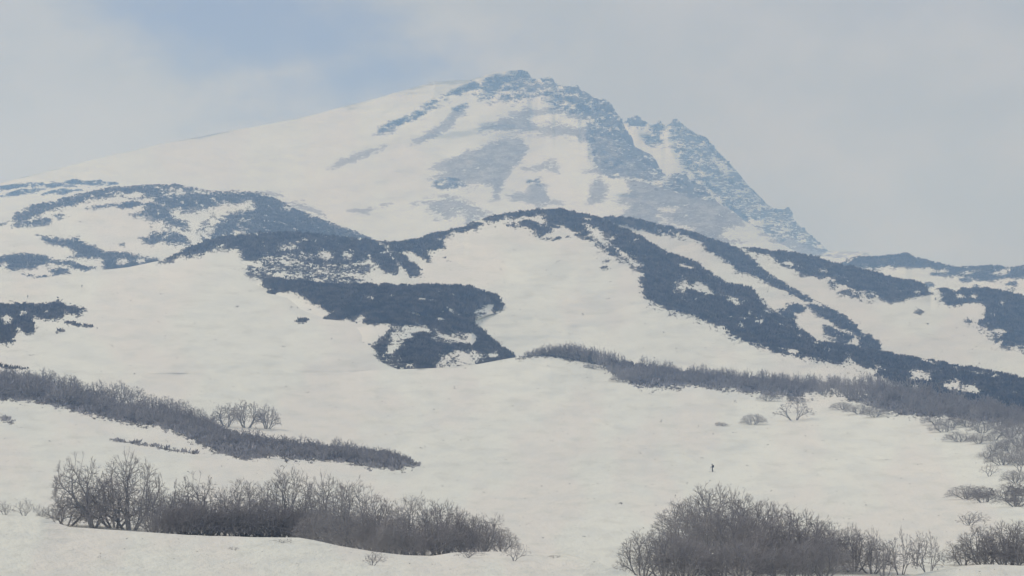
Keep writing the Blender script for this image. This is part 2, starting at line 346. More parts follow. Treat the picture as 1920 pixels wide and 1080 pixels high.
s_back = sheet("far_rocky_ridge", M_back, 1060, 1800, 2.2, 2.2,
  [(BCREST, 5700), ([(1100,380),(1250,330),(1400,420),(1552,490),(2080,600)], 5300), ([(1100,480),(1552,520),(2080,640)], 4900), ([(1100,560),(2080,680)], 4600)],
  [(1,[(1440,452),(1480,446),(1520,455),(1556,472),(1540,484),(1470,482),(1455,470)],6,.8),(1,E(1560,482,26,4),5,.2),(1,[(1565,473),(1605,470),(1645,480),(1640,483),(1600,474)],4,.2)],
  brock, crest_noise=2.4, crest_scale=9, relief=30, relief2=85, back=(300, 900), nk=2, warp=4)
# --- far hills right
s_fr = sheet("far_right_hills", M_hill, 1440, 2080, 3, 2,
  [([(1440,540),(1530,512),(1565,498),(1590,484),(1606,480),(1640,482),(1680,478),(1691,476),(1697,474),(1704,477),(1710,481),(1740,490),(1790,500),(1830,499),(1870,497),(1885,502),(1920,498),(2080,490)], 3400),
   ([(1440,570),(2080,530)], 3100), ([(1440,620),(2080,580)], 2700), ([(1440,680),(2080,680)], 2500)],
  [(1,[(1572,495),(1606,480),(1697,472),(1790,499),(1870,495),(1890,500),(1925,497),(2080,488),(2080,525),(1930,522),(1890,522),(1850,527),(1800,520),(1770,515),(1760,508),(1740,503),(1700,502),(1670,500),(1630,505),(1600,503),(1580,500)],4,1),
   (-1,[(1750,512),(1770,503),(1778,508),(1765,514)],3,1),(-1,[(1795,512),(1835,508),(1812,514)],3,1),(-1,[(1852,513),(1895,504),(1888,516),(1862,516)],3,1),(-1,E(1940,515,20,4),3,.8),
   (1,E(1755,514,10,3.5),3,1),(1,E(1808,526,11,3.5),3,.6),(1,E(1830,537,7,2.5),3,.6),(1,E(1897,533,11,3.5),3,.8),(1,E(1895,543,7,2.5),3,.6),(1,E(1742,535,10,3),3,.8)],
  relief=12, crest_noise=0.8, back=(200, 500), nk=3, warp=2.5)
# --- left hills
s_lh = sheet("left_hills", M_hill, -160, 1120, 3, 2,
  [([(-160,440),(0,421),(20,412),(28,399),(60,385),(100,375),(150,363),(200,352),(210,349),(260,347),(300,345),(330,345),(370,352),(395,357),(480,357),(500,363),(530,380),(560,393),(600,410),(650,427),(690,444),(720,460),(800,500),(1120,560)], 3000),
   ([(-160,470),(0,450),(300,410),(500,410),(690,460),(800,515),(1120,580)], 2750), ([(-160,520),(0,500),(300,480),(600,470),(700,490),(1120,600)], 2400), ([(-160,600),(700,600),(1120,640)], 2150)],
  [(1,[(20,412),(25,398),(60,384),(105,374),(150,362),(205,350),(320,343),(390,357),(350,358),(330,353),(318,352),(315,366),(280,372),(250,375),(225,368),(200,371),(165,374),(160,378),(120,390),(85,398),(60,410),(30,417)],5,.75),
   (-1,E(250,367,13,5),4,.9),(1,[(20,423),(50,413),(90,410),(95,415),(80,422),(40,425)],4,.7),(1,E(3,421,9,2.5),3,1),(1,E(112,404,13,3.5),4,.5),
   (1,[(155,394),(175,388),(200,385),(235,379),(265,377),(265,386),(240,391),(225,393),(215,389),(190,390)],3,1),
   (1,[(255,403),(270,392),(262,384),(300,368),(350,362),(420,357),(480,355),(500,362),(535,378),(600,408),(690,443),(720,460),(690,470),(440,470),(400,452),(378,428),(400,402),(395,392),(375,391),(345,398),(335,391),(320,397),(330,410),(350,418),(355,430),(330,427),(300,415),(275,408)],8,.75),
   (-1,[(386,390),(415,382),(440,384),(475,376),(478,384),(455,396),(430,400),(405,410),(392,398)],5,1),(-1,E(450,441,15,7),5,.9),(-1,E(395,425,10,16),7,.5),(-1,E(470,392,8,4),4,.6),
   (-1,[(528,388),(540,386),(548,396)],4,.4),
   (1,[(264,447),(290,436),(320,434),(345,442),(353,456),(330,457),(300,452),(285,459),(270,453)],5,.45),
   (1,[(70,442),(105,445),(108,450),(140,445),(165,458),(190,470),(230,475),(270,482),(300,488),(280,500),(250,510),(200,512),(193,495),(185,485),(160,484),(122,484),(143,475),(130,465),(100,458),(75,450)],4,1),
   (-1,E(228,493,13,6),4,1),(-1,E(263,489,8,5),3,1),
   (1,[(-160,500),(0,480),(30,475),(60,476),(100,486),(130,490),(177,503),(160,508),(130,500),(100,492),(80,494),(60,504),(20,509),(10,498),(-40,510),(-160,520)],4,1),
   (-1,E(6,497,9,4),3,.9),(1,[(88,505),(110,503),(136,512),(110,516)],3,1),(1,[(62,523),(80,517),(102,515),(90,520)],3,1),(1,E(50,516,12,2.5),3,.4),
   (1,E(229,461,6,2.5),3,.6),(1,E(333,455,8,3),3,.3),(1,E(383,449,6,3),3,.3)],
  relief=28, crest_noise=0.8, back=(200, 450), nk=4, warp=4, gaps=.6)
# --- second row of ridges (right, behind the main ridge)
s_rb = sheet("middle_ridge_snow", M_ridge, 1040, 2080, 2.6, 2,
  [([(1040,440),(1100,412),(1130,409),(1160,406),(1200,412),(1250,425),(1300,436),(1340,450),(1375,464),(1390,465),(1410,464),(1450,470),(1480,472),(1510,477),(1530,484),(1560,492),(1600,501),(1650,514),(1690,526),(1710,525),(1735,534),(1745,543),(1755,540),(1775,541),(1788,546),(1800,541),(1850,541),(1870,544),(1900,550),(1920,554),(2080,580)], [(1040,2250),(1500,2300),(2080,2250)]),
   ([(1040,520),(1400,540),(2080,640)], [(1040,2100),(2080,2050)]), ([(1040,620),(1500,640),(1640,670),(1920,720),(2080,745)], [(1040,1950),(2080,1750)]), ([(1040,700),(1640,730),(2080,790)], [(1040,1850),(2080,1650)])],
  [(1,[(1100,403),(1160,403),(1250,422),(1340,447),(1375,462),(1390,470),(1410,485),(1435,510),(1460,527),(1497,547),(1535,570),(1560,582),(1585,595),(1605,610),(1615,628),(1608,632),(1600,625),(1575,620),(1565,610),(1535,592),(1510,572),(1485,555),(1455,540),(1425,522),(1385,510),(1365,492),(1315,462),(1295,450),(1242,440),(1210,435),(1175,424),(1135,416)],4,1),
   (1,[(1545,612),(1570,615),(1600,630),(1590,645),(1565,638),(1548,625)],6,.5),(1,[(1612,632),(1628,630),(1645,640),(1653,662),(1615,660),(1612,645)],4,1),
   (1,E(1492,579,17,11),4,1),(1,[(1455,585),(1480,577),(1490,597),(1475,603)],4,.9),
   (1,[(1388,462),(1450,467),(1510,474),(1560,489),(1600,498),(1650,511),(1690,523),(1710,522),(1737,532),(1750,548),(1735,553),(1700,562),(1670,568),(1650,560),(1640,550),(1600,545),(1560,530),(1545,522),(1500,515),(1480,502),(1460,495),(1440,480),(1420,474),(1400,469)],4,1),
   (1,[(1550,528),(1600,530),(1645,552),(1625,562),(1580,552)],7,.05),(-1,E(1474,494,9,4),3,1),(-1,E(1718,548,6,2),3,.8),(-1,[(1742,542),(1752,546),(1744,550),(1738,546)],3,1),
   (1,[(1745,547),(1755,538),(1775,539),(1788,544),(1800,538),(1850,538),(1900,547),(1925,553),(2080,578),(2080,668),(1925,655),(1880,648),(1862,628),(1850,615),(1815,611),(1815,603),(1840,595),(1848,580),(1838,568),(1810,570),(1780,576),(1755,565),(1765,555)],5,1),
   (1,[(1842,630),(1875,628),(1925,640),(1925,656),(1870,650)],6,.1),(-1,E(1800,557,9,3),3,1),(-1,E(1825,555,8,4),3,.9),(-1,E(1870,622,16,4),4,.8),
   (1,E(1724,586,8,3),3,.8),(1,E(1740,605,5,2),3,.5),(1,[(1240,0),(1241,0),(1241,1)],1,1)],
  relief=22, crest_noise=1.0, back=(150, 350), nk=5, warp=4, veg_lift=3, gaps=1.2)
# --- main ridge with the bowl and the long left slope
MC = [(-160,548),(0,530),(60,523),(100,518),(175,508),(240,501),(300,489),(320,480),(350,465),(400,448),(450,441),(485,436),(560,436),(600,440),(640,445),(700,450),(735,454),(790,449),
 (800,440),(830,434),(870,425),(880,418),(910,408),(940,402),(1000,394),(1050,392),(1070,397),(1100,403),(1125,410),(1137,416),(1175,430),(1230,461),(1260,477),(1305,492),(1335,515),(1360,531),
 (1385,536),(1405,540),(1437,567),(1460,590),(1482,597),(1510,622),(1530,639),(1570,643),(1620,654),(1640,658),(1700,668),(1750,676),(1820,690),(1850,696),(1920,708),(2080,738)]
s_mr = sheet("main_ridge_and_bowl", M_ridge, -160, 2080, 2.6, 2,
  [(MC, [(-160,1750),(300,1900),(1050,2000),(1400,1800),(1920,1500),(2080,1450)]),
   ([(-160,600),(0,590),(300,560),(500,530),(700,530),(1000,500),(1200,520),(1400,610),(1600,675),(1920,735),(2080,765)], [(-160,1350),(300,1450),(500,1600),(800,1700),(1200,1700),(1500,1480),(2080,1350)]),
   ([(-160,698),(640,698),(1000,690),(1400,690),(1700,735),(2080,800)], [(-160,830),(300,900),(640,1020),(1000,1300),(1400,1320),(2080,1250)]),
   ([(-160,720),(640,720),(1000,720),(1400,740),(1700,775),(2080,830)], [(-160,815),(300,880),(640,995),(1000,1220),(2080,1180)])],
  [(1,[(298,492),(350,463),(400,445),(485,433),(560,433),(640,442),(735,452),(800,442),(830,455),(832,466),(800,472),(770,472),(745,475),(720,480),(680,490),(640,500),(600,500),(580,495),(560,478),(520,480),(490,478),(480,488),(455,489),(450,470),(412,466),(380,476),(340,483)],5,1),
   (1,[(730,465),(765,476),(788,512),(786,520),(770,520),(755,500),(735,485)],4,1),(1,[(695,465),(730,482),(748,508),(742,517),(726,512),(705,495),(690,482)],4,1),(1,[(765,460),(800,474),(806,488),(780,480)],4,.9),
   (-1,[(706,455),(722,457),(736,464),(716,461)],3,1),(-1,[(748,466),(775,480),(790,500),(770,484)],3,.5),
   (-1,[(595,470),(612,474),(628,486),(612,492),(600,484)],5,.8),(-1,E(560,484,30,8),6,.5),(-1,E(540,462,14,6),6,.3),(-1,E(650,480,10,8),6,.3),
   (1,[(466,512),(480,490),(500,482),(560,478),(640,495),(690,500),(694,524),(640,535),(560,532),(500,524)],10,.0),
   (1,[(780,452),(800,436),(830,431),(870,422),(910,405),(950,397),(1000,390),(1050,388),(1130,405),(1175,426),(1230,457),(1305,488),(1360,527),(1405,536),(1437,563),(1460,586),(1482,593),(1530,635),(1640,655),(1920,704),(2080,735),(2080,830),(1920,790),(1850,770),(1800,750),(1760,740),(1700,726),(1660,712),(1640,700),(1600,687),(1500,668),(1460,661),(1400,641),(1375,632),(1355,617),(1310,600),(1250,580),(1210,562),(1200,540),(1198,510),(1170,487),(1135,473),(1110,450),(1090,445),(1060,440),(1030,440),(1010,442),(1000,432),(985,425),(955,424),(930,416),(905,418),(890,430),(865,435),(835,442),(825,458),(810,450)],6,1),
   (-1,[(918,421),(945,408),(984,409),(976,419),(935,423)],4,1),(-1,E(1013,412,13,9),5,.9),(1,E(1020,412,3,2.5),2,1),
   (-1,[(1008,445),(1040,433),(1055,424),(1062,431),(1090,437),(1060,446),(1025,449)],4,1),(1,[(1010,446),(1050,445),(1075,441),(1055,450),(1030,451)],3,.9),
   (-1,[(1095,420),(1120,430),(1147,448),(1142,465),(1125,460),(1105,440)],8,.45),(-1,[(1150,462),(1175,475),(1200,500),(1190,505),(1160,480)],7,.35),
   (-1,[(1270,495),(1285,496),(1298,506),(1285,504)],4,1),(-1,[(1290,536),(1312,528),(1328,535),(1337,556),(1318,550),(1302,548)],5,1),(-1,[(1360,563),(1375,560),(1392,570),(1380,572)],4,1),(-1,E(1276,538,15,13),8,.35),
   (-1,[(1372,610),(1390,606),(1402,616),(1388,612)],3,1),(-1,[(1447,600),(1458,606),(1474,613),(1460,611)],3,1),(-1,[(1418,557),(1450,575),(1445,580),(1425,568)],4,.7),(-1,E(1497,628,6,2.5),3,.8),(-1,E(1440,583,10,4),4,.6),
   (-1,[(1700,697),(1722,694),(1745,705),(1740,714),(1712,712)],5,1),(-1,[(1762,716),(1798,713),(1800,722),(1828,726),(1835,738),(1800,734),(1768,728)],6,.9),
   (-1,E(1880,720,22,1.6,10,0.05),2,.8),
   (1,[(-160,575),(-20,572),(40,571),(95,572),(109,566),(122,575),(145,577),(158,584),(146,591),(130,588),(115,583),(116,598),(85,600),(62,592),(54,600),(63,618),(52,629),(40,618),(30,602),(26,615),(22,640),(0,642),(-160,650)],5,.8),
   (-1,E(42,588,10,5),4,.7),(-1,E(12,600,10,10),6,.5),(-1,E(88,586,8,3),4,.5),
   (1,E(566,602,9,2.6,10,-0.1),2.5,1),(1,[(120,604),(150,608),(182,614),(150,611)],2,.6),(1,E(116,621,8,2),2.5,.3),
   (1,E(1139,490,6,2.5,10,-.2),3,.8),(1,E(1133,503,7,2),3,.3),(1,[(833,483),(841,490),(836,488)],2.5,.8),
   (1,[(-160,684),(0,686),(48,691),(0,689),(-160,688)],2,.8)],
  relief=32, crest_noise=0.9, back=(150, 300), nk=6, warp=4, veg_lift=3, gaps=1.3)
# pointed scrub knob in front
SPUR_MASK = \
  [(1,[(492,535),(497,519),(560,524),(640,531),(750,530),(880,533),(930,552),(944,572),(937,583),(905,588),(885,593),(887,606),(920,633),(968,668),(960,680),(690,705),(684,690),(700,668),(722,650),(730,620),(740,612),(715,606),(690,600),(640,590),(620,585),(600,575),(570,558),(550,550),(520,545),(495,541)],5,1),
   (1,[(488,556),(508,545),(530,547),(505,556)],3,.9),(1,[(603,604),(622,590),(660,590),(645,600)],3,.9),(1,[(640,592),(700,598),(716,606),(690,608)],6,.2),
   (1,[(676,664),(700,652),(725,630),(735,610),(760,612),(740,650),(730,690),(690,694)],8,.1),
   (-1,[(735,612),(800,608),(803,618),(770,628),(755,650),(725,668),(722,650)],7,.4),(-1,[(690,672),(730,660),(780,690),(770,697),(690,698)],8,.0),
   (-1,[(812,694),(825,668),(855,655),(900,662),(912,676),(870,690),(840,696)],7,.3),(-1,E(850,635,45,10,12),9,.22),(-1,E(925,668,14,5),5,.6),
   (-1,[(752,579),(775,587),(803,597),(780,593)],2.6,1),(-1,[(814,594),(824,598),(836,605),(824,603)],2.6,1),(-1,[(676,552),(694,556),(706,566),(690,563)],5,.8),(-1,E(735,555,6,4),4,.5),
   (-1,[(832,573),(850,580),(870,594),(850,588)],4,.6),(-1,E(905,583,22,5,10,-.15),5,.45),(-1,E(790,562,12,3,10,.15),4,.35),(-1,E(575,575,8,3,10,.5),4,.5)]
s_sp = sheet("dark_spur", M_ridge, 430, 952, 2.2, 1.8,
  [([(430,585),(455,560),(480,534),(500,523),(520,524),(560,528),(600,533),(640,535),(700,534),(750,534),(800,536),(840,538),(880,537),(900,543),(930,556),(942,566),(952,576)],
    [(430,1640),(480,1560),(560,1500),(760,1470),(880,1520),(952,1530)]),
   ([(430,610),(480,570),(560,565),(700,575),(860,575),(895,578),(952,580)], [(430,1560),(520,1480),(600,1400),(800,1360),(890,1470),(952,1510)]),
   ([(430,640),(700,625),(860,605),(890,592),(952,584)], [(430,1400),(560,1310),(700,1290),(860,1400),(890,1455),(952,1500)]),
   ([(430,700),(700,680),(860,645),(890,598),(952,590)], [(430,1200),(560,1190),(700,1250),(860,1400),(890,1480),(952,1520)])],
  SPUR_MASK, relief=5, crest_noise=0.9, back=(120, 250), nk=1, warp=4, veg_lift=3, smooth_n=8, gaps=1.0)
s_sl = sheet("lower_spur", M_ridge, 560, 1090, 2.2, 1.8,
  [([(560,640),(640,622),(700,606),(760,600),(830,596),(884,593),(890,608),(905,622),(920,634),(945,653),(968,671),(1000,700),(1090,760)],
    [(560,1330),(700,1285),(800,1320),(884,1390),(920,1350),(968,1290),(1090,1260)]),
   ([(560,655),(700,640),(800,640),(900,650),(968,680),(1090,770)], [(560,1250),(700,1200),(880,1280),(968,1250),(1090,1240)]),
   ([(560,680),(800,680),(960,695),(1090,790)], [(560,1150),(700,1120),(880,1140),(968,1150),(1090,1180)]),
   ([(560,740),(960,730),(1090,810)], [(560,1060),(960,1060),(1090,1100)])],
  SPUR_MASK, relief=3, crest_noise=0.9, back=(40, 90), nk=1, warp=4, veg_lift=3, smooth_n=8, gaps=1.2)
# --- lower snow slope
s_lo = sheet("lower_snow_slope", M_near, -160, 2080, 3, 2,
  [([(-160,699),(640,699),(700,694),(820,690),(900,682),(960,671),(1000,666),(1030,664),(1070,669),(1110,677),(1180,682),(1250,692),(1300,700),(1400,710),(1500,719),(1560,723),(1640,724),(1700,731),(1760,739),(1850,760),(1920,778),(2080,800)],
    [(-160,815),(300,880),(640,985),(1000,1020),(1500,1000),(1920,850),(2080,830)]),
   ([(-160,790),(300,800),(800,800),(1200,800),(1920,840),(2080,850)], [(-160,560),(300,640),(900,760),(1400,780),(1920,640),(2080,620)]),
   ([(-160,885),(2080,905)], [(-160,360),(500,480),(1336,635),(1700,560),(2080,430)]),
   ([(-160,965),(600,985),(1100,985),(2080,985)], [(-160,225),(500,250),(1100,330),(1500,290),(2080,240)]),
   ([(-160,1040),(2080,1060)], [(-160,185),(2080,185)]), ([(-160,1130),(2080,1150)], [(-160,150),(2080,150)])],
  [(1,[(975,672),(1040,650),(1110,665),(1180,660),(1300,680),(1500,700),(1700,710),(1920,755),(2080,790),(2080,835),(1920,800),(1870,795),(1800,786),(1740,780),(1690,778),(1650,770),(1620,755),(1600,750),(1560,742),(1500,745),(1470,745),(1430,737),(1380,733),(1300,724),(1240,728),(1200,725),(1170,712),(1140,695),(1125,682),(1080,674),(1040,668),(1000,668)],6,.85),
   (-1,[(1490,748),(1540,728),(1580,730),(1600,722),(1640,726),(1620,745),(1580,752)],6,.55),
   (1,[(-160,725),(0,722),(100,730),(200,758),(300,772),(380,792),(440,815),(550,836),(650,843),(730,850),(782,871),(740,880),(690,874),(640,864),(560,862),(500,852),(470,862),(420,852),(380,835),(330,810),(290,798),(240,793),(150,772),(60,752),(0,748),(-160,745)],6,.6),
   (1,[(200,824),(260,831),(330,844),(372,849),(330,847),(260,834)],2,.5),(1,E(12,788,12,3,8,.4),4,.3),
   (1,E(1840,926,24,8),7,.4),(1,E(1905,928,24,16),8,.3)],
  relief=18, crest_noise=0.5, back=(60, 160), nk=7, warp=3, smooth_n=30)
# --- foreground swell
s_fg = sheet("foreground_snow_bank", M_near, -160, 2080, 6, 3.2,
  [([(-160,964),(0,966),(75,968),(100,978),(130,988),(200,993),(350,1003),(470,1007),(560,1008),(590,1013),(640,1024),(700,1034),(760,1041),(810,1042),(850,1036),(960,1034),(1060,1038),(1120,1055),(1200,1082),(1400,1110),(1600,1100),(1750,1070),(1800,1061),(1850,1058),(1920,1061),(2080,1070)],
    [(-160,170),(500,165),(1000,164),(1100,145),(1500,140),(1720,145),(1780,165),(2080,165)]),
   ([(-160,1020),(600,1060),(1100,1075),(1400,1130),(2080,1110)], 135), ([(-160,1110),(1100,1130),(2080,1160)], 100), ([(-160,1300),(2080,1340)], 60), ([(-160,1900),(2080,1900)], 24)],
  [(1,E(1240,3000,10,12),8,.3)], relief=1.2, crest_noise=0.5, crest_scale=40, back=(3, 60), nk=3, warp=2, smooth_n=20)
SHEETS = [s_mtn, s_back, s_fr, s_lh, s_rb, s_mr, s_sp, s_lo]

# ------------------------------------------------------------------ haze
hz_top = 1000.0
hz = mesh_np("haze", np.array([(x, y, z) for z in (-31.5, hz_top) for y in (-120, 8000) for x in (-3000, 3000)]),
             np.array([(0, 2, 3, 1), (4, 5, 7, 6), (0, 1, 5, 4), (2, 6, 7, 3), (0, 4, 6, 2), (1, 3, 7, 5)]), smooth=False)
hm = bpy.data.materials.new("haze_air"); hm.use_nodes = True; t = hm.node_tree; t.nodes.clear()
pv = N(t, "ShaderNodeVolumePrincipled"); ho = N(t, "ShaderNodeOutputMaterial"); L(t, pv.outputs[0], ho.inputs["Volume"])
pv.inputs["Color"].default_value = (0.37, 0.60, 1.0, 1); pv.inputs["Absorption Color"].default_value = (1, 1, 1, 1)
pv.inputs["Density"].default_value = 2.55e-4; pv.inputs["Anisotropy"].default_value = 0.2
hz.data.materials.append(hm); hz["kind"] = "stuff"; hz["label"] = "thin bluish air between the camera and the mountain"

# ------------------------------------------------------------------ scrub on the ridges
def scatter_scrub(name, s, n, hpx, size, ragged=0.35, blades=6, thresh=0.0, label=None, xr=None, mat=None):
    """low leafless scrub, a mass: tufts of upright blades standing on the slope where it is overgrown"""
    x0, x1 = xr or (s.xs[0], s.xs[-1])
    x = rng.uniform(x0, x1, n); y0 = s.ys[0].min(); y1 = min(s.ys[-1].max(), 900); y = rng.uniform(y0, y1, n)
    D, V, V2, ok = ground_many(s, x, y)
    ok &= (V + rng.normal(0, ragged, n)) > thresh
    ok &= V > -1.0
    x, y, D, V = x[ok], y[ok], D[ok], V[ok]; m = len(x)
    P = to_world(x, y, D)
    H = rng.uniform(0.55, 1.25, m) * size * np.clip(0.55 + 0.5 * V, 0.35, 1.1)
    k = blades
    ang = rng.uniform(0, 2 * np.pi, (m, k)); lean = rng.uniform(0.1, 0.95, (m, k)); ln = H[:, None] * rng.uniform(0.6, 1.1, (m, k))
    off = rng.normal(0, 0.35, (m, k, 2)) * H[:, None, None]
    bs = np.zeros((m, k, 3)); bs[..., :2] = off; bs[..., 2] = -0.15 * H[:, None]; bs += P[:, None, :]
    tip = bs.copy(); tip[..., 0] += np.cos(ang) * lean * ln; tip[..., 1] += np.sin(ang) * lean * ln; tip[..., 2] += ln
    wv = rng.uniform(0.10, 0.22, (m, k)) * H[:, None]
    a2 = rng.uniform(-0.6, 0.6, (m, k))
    wd = np.stack([np.cos(a2) * wv, np.sin(a2) * wv, 0 * wv], -1)
    mid = bs * 0.45 + tip * 0.55
    verts = np.stack([bs - wd * 0.5, mid - wd * 1.0, tip, mid + wd * 1.0, bs + wd * 0.5], 2).reshape(-1, 3)
    q = np.arange(m * k)[:, None] * 5
    F = np.concatenate([q + np.array([[0, 1, 3]]), q + np.array([[0, 3, 4]]), q + np.array([[1, 2, 3]])])
    o = mesh_np(name, verts, F, mat or M_scrub, smooth=False); o["kind"] = "stuff"
    if label: o["label"] = label
    return o
scatter_scrub("ridge_scrub", s_mr, 170000, 8, 2.4, label="dark leafless scrub covering the main ridge", ragged=.4)
scatter_scrub("spur_scrub", s_sp, 32000, 8, 2.2, label="dark leafless scrub on the spur below the ridge", ragged=.3)
scatter_scrub("lower_spur_scrub", s_sl, 35000, 8, 2.0, label="dark leafless scrub on the lower face of the spur", ragged=.3)
scatter_scrub("back_ridge_scrub", s_rb, 70000, 8, 2.6, label="dark scrub on the second row of ridges", ragged=.25)
scatter_scrub("far_left_scrub", s_lh, 60000, 6, 2.6, label="blue grey scrub on the far left hills", ragged=.3)
scatter_scrub("far_right_scrub", s_fr, 30000, 6, 2.8, label="blue grey scrub on the far right hills", ragged=.25)
scatter_scrub("slope_undergrowth", s_lo, 60000, 6, 1.5, label="low twiggy undergrowth beneath the thickets on the lower slope", ragged=.35, blades=7, mat=M_twig)

# ------------------------------------------------------------------ boulders and crags
def ico(sub=1):
    bm = bmesh.new(); bmesh.ops.create_icosphere(bm, subdivisions=sub, radius=1); v = np.array([p.co[:] for p in bm.verts]); f = np.array([[q.index for q in fc.verts] for fc in bm.faces]); bm.free(); return v, f
IV, IF = ico(1)
def boulders(name, s, n, lo, hi, thr, label, rockwt=True):
    x = rng.uniform(s.xs[0], s.xs[-1], n); y = rng.uniform(s.ys[0].min(), s.ys[0].min() + 370, n)
    D, V, V2, ok = ground_many(s, x, y); ok &= (V2 + rng.normal(0, .3, n)) > thr; ok &= V2 > -0.5
    x, y, D = x[ok], y[ok], D[ok]; m = len(x); P = to_world(x, y, D)
    sz = lo + (hi - lo) * rng.random(m) ** 3
    sc = rng.uniform(0.6, 1.3, (m, 1, 3)) * sz[:, None, None]
    J = IV[None] * (1 + rng.uniform(-0.32, 0.32, (m, len(IV), 1))) * sc
    verts = (J + P[:, None, :]).reshape(-1, 3)
    F = (IF[None] + (np.arange(m) * len(IV))[:, None, None]).reshape(-1, 3)
    o = mesh_np(name, verts, F, M_rock, smooth=False); o["kind"] = "stuff"; o["label"] = label; return o
boulders("summit_boulders", s_mtn, 20000, 0.8, 6.0, 0.15, "loose broken rocks over the summit cliffs")
boulders("ridge_boulders", s_back, 12000, 1.0, 6.0, 0.05, "loose broken rocks down the far rocky ridge")
def crag_mesh(seed, sub=4, spiky=0.5):
    v, f = ico(sub); r = np.random.default_rng(seed); o = r.uniform(0, 60, 3)
    n = fbm(v[:, 0] * 1.6 + v[:, 2] + o[0], v[:, 1] * 1.6 + v[:, 2] * 1.2 + o[1], 4, seed) + 0.0
    n3 = fbm(v[:, 0] * 8 + o[1], v[:, 2] * 6 + v[:, 1] * 5, 3, seed + 2)
    n2 = 1 - 2 * np.abs(fbm(v[:, 0] * 3.1 + o[2], v[:, 2] * 2.4 + v[:, 1] * 2 + o[0], 3, seed + 1))
    d = 1 + 0.42 * n + 0.26 * n2 + 0.22 * n3
    w = v * d[:, None]; w[:, 2] = np.where(w[:, 2] > 0, w[:, 2] * (1 + spiky * np.abs(n)), w[:, 2])
    q = 0.16; w = w * 0.6 + np.round(w / q) * q * 0.4
    return w, f
CRAGS = [(s_back,1191,226,13,17,"small rock pinnacle nearest the cliff on the far ridge skyline"),(s_back,1208,231,7,8,"low rounded rock just right of the first skyline pinnacle"),
 (s_back,1236,243,12,19,"dark tooth of rock standing in the snow notch of the far ridge"),(s_back,1266,236,14,14,"broad broken crag at the top of the far rocky ridge"),
 (s_back,1476,402,13,15,"solitary blue crag low on the far ridge skyline"),(s_back,1290,248,10,8,"narrow rock rib right of the topmost far ridge crag"),
 (s_back,1333,276,9,7,"small dark rock on the steep far ridge edge"),
 (s_mtn,1077,172,14,13,"crag with a rounded top right of the summit"),(s_mtn,1133,200,19,17,"big craggy tower on the shoulder of the summit cliff"),(s_mtn,1028,150,13,7,"flat snowy rock block just right of the summit"),
 (s_mtn,980,144,16,10,"dark summit block leaning left"),(s_mtn,1172,262,17,22,"steep blue cliff buttress below the shoulder tower"),(s_mtn,1215,308,22,20,"massive lower cliff buttress above the scree fan"),
 (s_mtn,1272,341,17,13,"squat dark rock block at the head of the scree fan"),(s_mtn,1310,362,22,11,"long dark rock wall below the squat block"),(s_mtn,1155,232,14,18,"upper cliff face under the shoulder tower")]
for i, (s, x, y, w, h, lb) in enumerate(CRAGS):
    v, f = crag_mesh(20 + i); p, D = ground(s, x, y); k = D / FPX
    v = v * np.array([w * k, w * k * 1.1, h * k]) * 0.72
    o = mesh_np("rock_crag", v, f, M_rock, smooth=False); o.location = p + Vector((0, w * k * 0.3, -h * k * 0.22)); tag(o, lb, "crag", "crags on the volcano")
for s, x, y, w, h, lb in ((s_mr,109,573,10,5,"pointed dark rock on the small left ridge above the snow"),(s_mr,1831,693,6,4,"blocky rock on the long right ridge line"),(s_fr,1697,479,9,5,"small rocky knob on top of the far right hill")):
    v, f = crag_mesh(int(x), 3, 0.3); p, D = ground(s, x, y); k = D / FPX
    if x < 200: v[:, 2] = np.abs(v[:, 2]) * np.clip(1.4 - np.abs(v[:, 0]) * 1.2, 0.05, 2)
    o = mesh_np("boulder", v * np.array([w * k, w * k, h * k]), f, M_scrub, smooth=False); o.location = p; tag(o, lb, "boulder")

# ------------------------------------------------------------------ leafless shrubs
def tubes(segs, sides=3):
    """segs: array (n, 8) of p0, p1, r0, r1 -> verts, faces"""
    S = np.asarray(segs, float); n = len(S); p0 = S[:, :3]; p1 = S[:, 3:6]; r0 = S[:, 6]; r1 = S[:, 7]
    d = p1 - p0; d /= np.linalg.norm(d, axis=1, keepdims=True) + 1e-9
    up = np.where(np.abs(d[:, 2:3]) > 0.9, np.array([[1.0, 0, 0]]), np.array([[0, 0, 1.0]]))
    a = np.cross(d, up); a /= np.linalg.norm(a, axis=1, keepdims=True) + 1e-9; b = np.cross(d, a)
    th = np.arange(sides) * 2 * np.pi / sides
    ring = a[:, None] * np.cos(th)[None, :, None] + b[:, None] * np.sin(th)[None, :, None]
    v = np.concatenate([p0[:, None] + ring * r0[:, None, None], p1[:, None] + ring * r1[:, None, None]], 1).reshape(-1, 3)
    base = (np.arange(n) * 2 * sides)[:, None]; F = []
    for i in range(sides):
        j = (i + 1) % sides
        F.append(base + np.array([[i, j, sides + j, sides + i]]))
    return v, np.concatenate(F)
